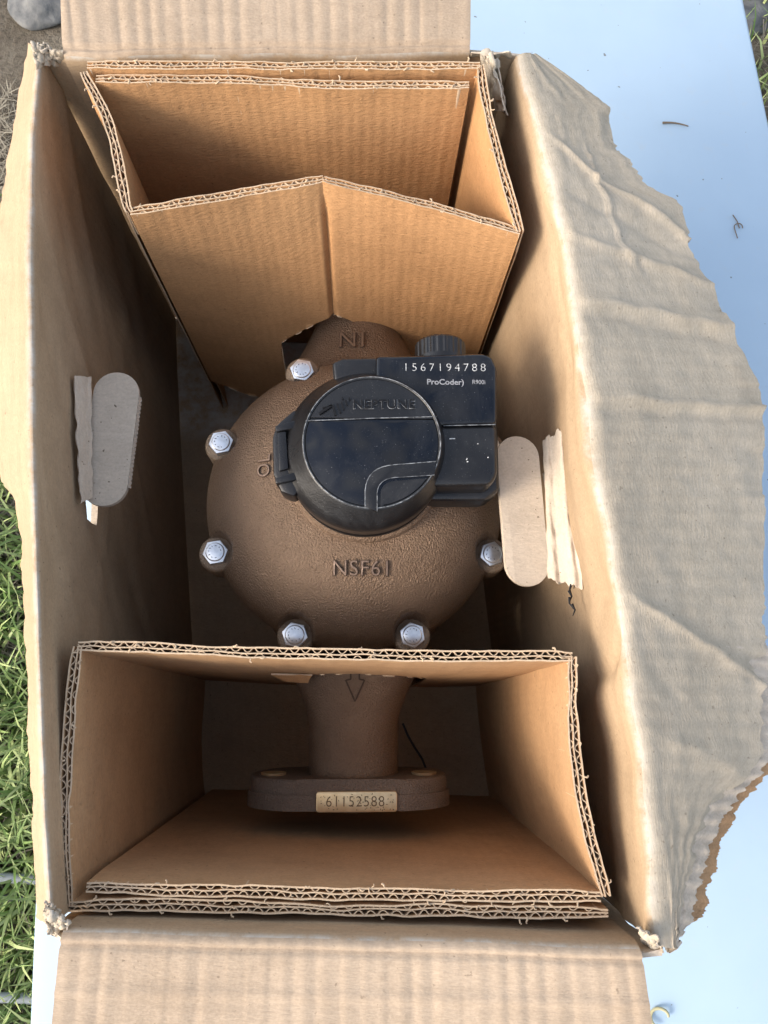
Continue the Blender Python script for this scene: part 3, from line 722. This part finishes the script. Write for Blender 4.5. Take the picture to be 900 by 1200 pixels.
# lugs, washers, bolts
for kx in range(8):
    a = R(22.5 + 45 * kx); bx_, by_ = BOLTS[kx]
    mb = MB(); zt = ZT
    mb.lathe([(0.0, zt), (.0108, zt), (.0122, zt - .001), (.0128, zt - .0035), (.0130, .2440), (.0130, .234), (.0, .228)], 28, (bx_, by_))
    lug = mb.build('bolt_lug', M_LUG, WM)
    
    bm = bmesh.new(); rot = random.random(); rh = .0089
    hexp = [bm.verts.new((bx_ + rh * math.cos(rot + i * PI / 3), by_ + rh * math.sin(rot + i * PI / 3), zt + .0062)) for i in range(6)]
    f = bm.faces.new(hexp); e = bmesh.ops.extrude_face_region(bm, geom=[f])
    for g in e['geom']:
        if isinstance(g, bmesh.types.BMVert): g.co.z = zt - .0005
    es = [q for q in bm.edges if min(q.verts[0].co.z, q.verts[1].co.z) > zt + .006]
    bmesh.ops.bevel(bm, geom=es, offset=.0006, segments=2, affect='EDGES', profile=.5)
    bolt = bmobj('bolt', bm, M_ZINC, WM, 30)
    mb = MB(); mb.lathe([(.0, zt + .0074), (.0057, zt + .0073), (.0062, zt + .0071), (.0066, zt + .0060)], 32, (bx_, by_)); mb.build('bolt_face', M_ZINC, bolt)
    mb = MB()
    for j in range(9):
        t = rot + j * 2 * PI / 11 + .2 * random.random(); mb.box((bx_ + .0042 * math.cos(t), by_ + .0042 * math.sin(t), zt + .0075), random.uniform(.0006, .0014), .0004, .0003, t + random.choice((0, PI / 2, .7)))
    mb.build('head_stamp', M_STAMP, bolt)

# main case and necks: one lofted casting along y
AZ = .193
wt = [(0, .1005), (.03, .0955), (.05, .087), (.07, .0735), (.094, .0575), (.121, .0465), (.145, .0355), (.157, .0332), (.2, .0328), (.216, .0328)]
ht = [(0, .052), (.05, .052), (.08, .050), (.10, .044), (.121, .0385), (.145, .034), (.157, .0332), (.216, .0328)]
def loft(y, a):
    ay = abs(y) if y < 0 else max(0, abs(y) - .018 * smooth(0, .05, y)); hw = (interp(wt, ay - .004) + interp(wt, ay) + interp(wt, ay + .004)) / 3; hh = (interp(ht, ay - .005) + interp(ht, ay) + interp(ht, ay + .005)) / 3
    e = lerp(.72, 1, smooth(.06, .14, ay)); ca, sa = math.cos(a), math.sin(a)
    return Vector((MX + hw * math.copysign(abs(ca) ** e, ca), MY + y, AZ + hh * math.copysign(abs(sa) ** e, sa)))
mb = MB(); NY = 120; NA = 56
pts = [[loft(lerp(-.214, .214, i / NY), 2 * PI * j / NA) for j in range(NA + 1)] for i in range(NY + 1)]
mb.grid(pts, [[(i * .003, j * .003) for j in range(NA + 1)] for i in range(NY + 1)], flip=True)
case = mb.build('main_case', M_BRONZE, WM)
mb = MB(); mb.lathe([(.094, .2435), (.0985, .2400), (.0985, .232), (.092, .222), (.085, .205)], 72, (MX, MY)); mb.build('case_rim', M_BRONZE_D, WM)
# oval flanges with a flat on top, bolt holes and a raised face
def flange(sgn, plate):
    y_in = MY + sgn * .191; th = .0205; Wf, Hf = .0715, .0455
    out = []
    for k in range(72):
        a = 2 * PI * k / 72; x = Wf * math.cos(a); z = Hf * math.sin(a); x = math.copysign(abs(math.cos(a)) ** .85, math.cos(a)) * Wf
        z = math.copysign(abs(math.sin(a)) ** .75, math.sin(a)) * Hf; z = max(-.040, min(.0405, z)); out.append((x, z))
    bm = bmesh.new(); f = bm.faces.new([bm.verts.new((MX - .003 + x, y_in, AZ + z)) for x, z in out]); e = bmesh.ops.extrude_face_region(bm, geom=[f])
    for g in e['geom']:
        if isinstance(g, bmesh.types.BMVert): g.co.y = y_in + sgn * th
    bm.edges.ensure_lookup_table()
    es = [q for q in bm.edges if abs(q.verts[0].co.y - q.verts[1].co.y) < 1e-6]
    bmesh.ops.bevel(bm, geom=es, offset=.0022, segments=3, affect='EDGES', profile=.5)
    fo = bmobj('flange', bm, M_BRONZE_D, WM, 40)
    mb = MB()                                                   # step ring proud of the flange's rim
    def st(s, t): a = lerp(PI * .02, PI * .98, s); x = math.copysign(abs(math.cos(a)) ** .85, math.cos(a)) * (Wf + .0018); z = min(.0418, (abs(math.sin(a)) ** .75) * (Hf + .001)); return Vector((MX - .003 + x, y_in + sgn * (.010 + .0105 * t), AZ + z))
    if sgn < 0: mb.sheet(lambda s, t: st(s, t), 60, 3, .003, .1, .01)
    else: mb.sheet(lambda s, t: st(1 - s, t), 60, 3, .003, .1, .01)
    mb.build('flange_rib', M_BRONZE_D, fo)
    for sx in (-1, 1):
        bm = bmesh.new(); bmesh.ops.create_cone(bm, segments=24, radius1=.0092, radius2=.0086, depth=.004, cap_ends=True)
        for q in bm.verts: x, y, z = q.co; q.co = (MX - .003 + sx * .0545 + x, y_in - sgn * (.0006 + z * sgn * .5), AZ + .012 + y)
        bmobj('bolt_hole_face', bm, M_BRASS, fo, 30)
    return fo, y_in
fl1, yin = flange(-1, True)
fl2, _ = flange(1, False)
# serial plate on the near flange: flat on its top edge
pc = P(418, 941, .531); px0 = pc.x
bm = bmesh.new()
pz = AZ + .0425; pw, ph = .0275, .0066
pq = []
for (sx, sy) in ((-1, -1), (1, -1), (1, 1), (-1, 1)):
    for j in range(4):
        a = {(-1, -1): PI, (1, -1): 1.5 * PI, (1, 1): 0, (-1, 1): .5 * PI}[(sx, sy)] + j / 3 * PI / 2
        pq.append((px0 + sx * (pw - .0018) + .0018 * math.cos(a), yin - .0112 - .003 + sy * (ph - .0018) + .0018 * math.sin(a)))
plate = prism('serial_plate', pq, pz - .003, pz + .0012, .0005, M_BRASS, WM)
text('serial_number', '61152588', (px0 - .001, yin - .0142, pz + .0013), .0098, .0001, M_INK, plate, sx=.93, spacing=1.12, bold=-.00012)
mb = MB()
for k in range(60): mb.box((px0 + random.uniform(-.025, .025), yin - .0142 + random.uniform(-.0055, .0055), pz + .00125), random.uniform(.0004, .0012), .0004, .0002, random.random() * 3)
mb.build('stamp_dots', M_INK, plate)

# cast lettering
def z_neck(x, y):
    yl = y - MY; yl = yl if yl < 0 else max(0, yl - .018 * smooth(0, .05, yl)); hw = interp(wt, abs(yl)); hh = interp(ht, abs(yl)); e = lerp(.72, 1, smooth(.06, .14, abs(yl))); c_ = min(.999, abs(x - MX) / hw) ** (1 / e)
    return AZ + hh * (math.sqrt(1 - c_ * c_)) ** e
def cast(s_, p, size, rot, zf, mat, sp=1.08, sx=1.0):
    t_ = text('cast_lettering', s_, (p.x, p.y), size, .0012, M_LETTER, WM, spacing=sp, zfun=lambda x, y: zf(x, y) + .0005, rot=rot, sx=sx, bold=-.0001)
    text('relief_shade', s_, (p.x, p.y), size, .0001, M_RELIEF_SHADE, t_, spacing=sp, zfun=lambda x, y: zf(x, y) + .0003, rot=rot, sx=sx, bold=.0003)  # bold dark underlay: shade round the raised letters, painted
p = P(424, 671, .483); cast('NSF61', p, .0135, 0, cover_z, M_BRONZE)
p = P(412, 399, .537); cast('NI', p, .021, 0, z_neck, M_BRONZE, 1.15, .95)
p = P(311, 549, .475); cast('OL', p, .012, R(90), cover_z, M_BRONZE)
# flow arrow, outlined in relief on the neck
mb = MB()
def npt(u, v):
    q = P(u, v, .545); q = P(u, v, CAM_H - z_neck(q.x, q.y)); return Vector((q.x, q.y, z_neck(q.x, q.y) + .0003))
for path in ([(411, 782), (411, 796), (405, 797), (416, 822), (427, 797), (421, 796), (421, 782)],):
    pp = []
    for a_, b_ in zip(path, path[1:]):
        for k in range(5): pp.append(npt(lerp(a_[0], b_[0], k / 5), lerp(a_[1], b_[1], k / 5)))
    pp.append(npt(*path[-1])); mb.tube(pp, .00055, 6)
fa = mb.build('flow_arrow', M_RELIEF_SHADE, WM)

# --- register: body, lid
mb = MB(); mb.lathe([(.0478, .3095), (.0490, .311), (.0490, .3150), (.0478, .3155), (.0478, .3200), (.0492, .3205), (.0492, .3275)], 96, (LX, LY - .001)); mb.build('register_body', M_BLK, WM)
ZL = .3515                                                     # plane of the lid's inner disc
def L2(u, v): q = P(u, v, CAM_H - ZL); return (q.x, q.y)
IC = P(436, 517, CAM_H - ZL); IR = .0396
prof = [(.0488, .3265), (.0505, .328), (.0508, .333), (.0500, .3375), (.0475, .3415), (.0440, .3470), (.0418, .3505), (.0409, .3516), (.0401, .3514), (.0397, .3505)]
dx, dy = IC.x - LX, IC.y - LY
mb = MB(); mb.lathe(prof, 120, (LX, LY), shift=lambda k: (dx * smooth(2, 6, k), dy * smooth(2, 6, k))); lid = mb.build('register_lid', M_BLK, WM)
def arc(c, r, a0, a1, n=30): return [(c[0] + r * math.cos(lerp(a0, a1, i / n)), c[1] + r * math.sin(lerp(a0, a1, i / n))) for i in range(n + 1)]
ysp = L2(436, 490)[1] - IC.y
asp = math.asin(ysp / (IR + .0002))
prism('lid_hinge_plate', arc((IC.x, IC.y), IR, asp + .006, PI - asp - .006, 40), ZL - .003, ZL - .0004, .0003, M_BLK2, lid)
prism('lid_face', arc((IC.x, IC.y), IR, PI - asp + .006, 2 * PI + asp - .006, 60), ZL - .003, ZL - .0007, .0004, M_GLOSS, lid)
# worn bright rims
def line(pts2, r, z, mat, name, parent, n=6):
    mb = MB(); mb.tube([(x, y, z) for x, y in pts2], r, n); return mb.build(name, mat, parent)
line(arc((IC.x, IC.y), .0409, 0, 2 * PI, 100), .00032, .3516, M_WORN_GLINT, 'lid_rim', lid)
x0 = L2(358, 493); x1 = L2(512, 488)
line([x0, ((x0[0] + x1[0]) / 2, (x0[1] + x1[1]) / 2 + .0003), x1], .00033, ZL - .0002, M_WORN_GLINT, 'lid_seam', lid)
# thumb ledge and pad, lower right
def bzp(a, b, c_, n=8): return [(lerp(lerp(a[0], b[0], t), lerp(b[0], c_[0], t), t), lerp(lerp(a[1], b[1], t), lerp(b[1], c_[1], t), t)) for t in [i / n for i in range(n + 1)]]
op = [L2(511, 541)] + bzp(L2(462, 545), L2(430, 547), L2(428, 575)) + [L2(428, 594)]
ip = [L2(509, 557)] + bzp(L2(462, 560), L2(443, 562), L2(442, 578)) + [L2(442, 600)]
prism('thumb_ledge', op + list(reversed(ip)), ZL - .002, ZL + .0008, .0004, M_BLK, lid)
pad = [L2(506, 560), *bzp(L2(464, 563), L2(446, 565), L2(446, 580)), L2(446, 596)]
a0 = math.atan2(L2(446, 596)[1] - IC.y, L2(446, 596)[0] - IC.x); a1 = math.atan2(L2(506, 560)[1] - IC.y, L2(506, 560)[0] - IC.x)
pad += arc((IC.x, IC.y), IR - .0003, a0, a1, 14)[1:-1]
prism('thumb_pad', pad, ZL - .002, ZL - .0001, .0003, M_BLK2, lid)
line(op, .0003, ZL + .0007, M_WORN_GLINT, 'ledge_edge', lid); line(ip, .00022, ZL + .0007, M_WORN_GLINT, 'ledge_edge', lid)
# seam crossing the bevelled ring on both sides
# maker's name and emblem
p = L2(450, 474); text('name_edge', 'NEPTUNE', (p[0], p[1] - .0001, ZL - .0003), .0078, .0001, M_WORN_GLINT, lid, rot=R(1.2), sx=1.08, spacing=1.03, bold=.00032)  # pale underlay, painted as light on the letter bevels
text('maker_name', 'NEPTUNE', (p[0], p[1], ZL + .0001), .0078, .0005, M_MOULD, lid, rot=R(1.2), sx=1.08, spacing=1.03, bold=.00006)
mb = MB()
def stroke(a, b, wdt, mbx, z=ZL + .0002):
    a = Vector((*L2(*a), z)); b = Vector((*L2(*b), z)); d = (b - a); L_ = d.length; an = math.atan2(d.y, d.x); mbx.box((a + b) / 2, L_, wdt, .0007, an)
for a_, b_, wd in (((374, 485), (389, 475), .0014), ((378, 478), (389, 475), .0007), ((390, 475), (393, 487), .0013), ((395, 473), (399, 484), .0009),
                   ((400, 471), (403, 480), .0008), ((405, 469), (407, 475), .0007), ((409, 466), (410, 469), .0008), ((401, 466), (402, 468), .0008)):
    stroke(a_, b_, wd, mb)
mb.build('maker_emblem', M_MOULD, lid)
# latch on the left of the lid
def LZ(u, v, z): q = P(u, v, CAM_H - z); return (q.x, q.y)
lt = [LZ(u, v, .338) for u, v in ((346, 478), (324, 497), (319, 512), (320, 556), (329, 576), (345, 582), (360, 560), (360, 500))]
la = prism('latch', lt, .322, .338, .0022, M_BLK, lid)
lt = [LZ(u, v, .3405) for u, v in ((325, 506), (335, 505), (338, 549), (327, 552))]
prism('latch_tongue', lt, .330, .3405, .0008, M_BLK2, lid)
for (vv) in (497, 558):
    lt = [LZ(u, v, .3415) for u, v in ((322, vv + 2), (345, vv - 5), (348, vv + 4), (323, vv + 9))]
    prism('latch_rib', lt, .330, .3415, .001, M_BLK, lid)
# --- radio housing
ZR = .346
def LR(u, v, z=ZR): q = P(u, v, CAM_H - z); return (q.x, q.y)
base = [LR(u, v, .325) for u, v in ((430, 438), (574, 428), (582, 436), (586, 574), (570, 586), (430, 586))]
prism('radio_base', base, .306, .325, .003, M_BLK2, WM, 3)
rad = prism('radio_housing', [LR(u, v) for u, v in ((465, 416), (566, 413), (577, 417), (583, 430), (583, 496), (440, 500), (440, 416))], .324, ZR, .0028, M_GLOSS, WM, 4)
prism('housing_lower_face', [LR(u, v, ZR - .0012) for u, v in ((440, 500), (583, 497), (584, 556), (576, 568), (440, 570))], .322, ZR - .0012, .0045, M_BLK2, rad, 4)
prism('housing_shoulder', [LR(u, v, .340) for u, v in ((389, 424), (402, 419), (470, 418), (470, 460), (392, 450))], .315, .340, .0022, M_BLK2, rad, 3)
line([LR(520, 498.5), LR(581, 497)], .0003, ZR - .0006, M_WORN_GLINT, 'housing_seam', rad)  # painted highlight along the step in the housing
p = LR(521, 431); text('radio_number', '1567194788', (p[0], p[1], ZR + .0001), .0075, .00008, M_PRINT, rad, sx=1.0, spacing=1.42, bold=-.00014, rot=R(.6))
p = LR(522, 448); text('product_name', 'ProCoder)', (p[0], p[1], ZR + .0001), .0050, .00008, M_PRINT2, rad, sx=1.05, spacing=1.0, bold=.00008)
p = LR(561, 448); text('product_name', 'R900i', (p[0], p[1], ZR + .0001), .0040, .00008, M_PRINT2, rad, sx=.9, spacing=1.0)
mb = MB()
for (u, v, l_, an) in ((530, 514, .0035, .05), (547, 538, .0012, 1.2), (548, 541, .0009, .2), (560, 520, .0008, .4), (572, 536, .0007, 1.)):
    q = LR(u, v, ZR - .001); mb.box((q[0], q[1], ZR - .0011), l_, .0006, .0003, an)
mb.build('paint_fleck', M_PRINT, rad)
# knurled cap on the housing's far side, its axis along y
g0 = P(517, 414, .438); mb = MB(); ring = []; rr = .0165
yg = LR(517, 414)[1] - .001
for (yy, r_) in ((0, rr), (.004, rr), (.0042, rr * .97), (.0145, rr * .97), (.016, rr * .92), (.016, rr * .6), (.013, rr * .55), (.013, 0)):
    row = []
    for i in range(97):
        a = 2 * PI * i / 96; kn = (.00045 if (i // 2) % 2 else 0) if .004 < yy < .015 else 0
        row.append(Vector((g0.x + (r_ + kn) * math.cos(a), yg + yy, .3270 + (r_ + kn) * math.sin(a))))
    ring.append(row)
mb.grid(ring, [[(0, 0)] * 97 for _ in ring], flip=True); mb.sm = [False] * len(mb.sm); mb.build('cable_cap', M_BLK2, WM)

# thin black wire in the lower insert
pts_ = [P(472, 848, .74), P(478, 862, .735), P(486, 876, .735), P(495, 890, .738), P(500, 903, .742)]
mb = MB(); mb.tube(pts_, .0011, 6); tag(mb.build('wire', M_DARK), 'thin black wire beside the outlet neck in the lower insert', 'wire')
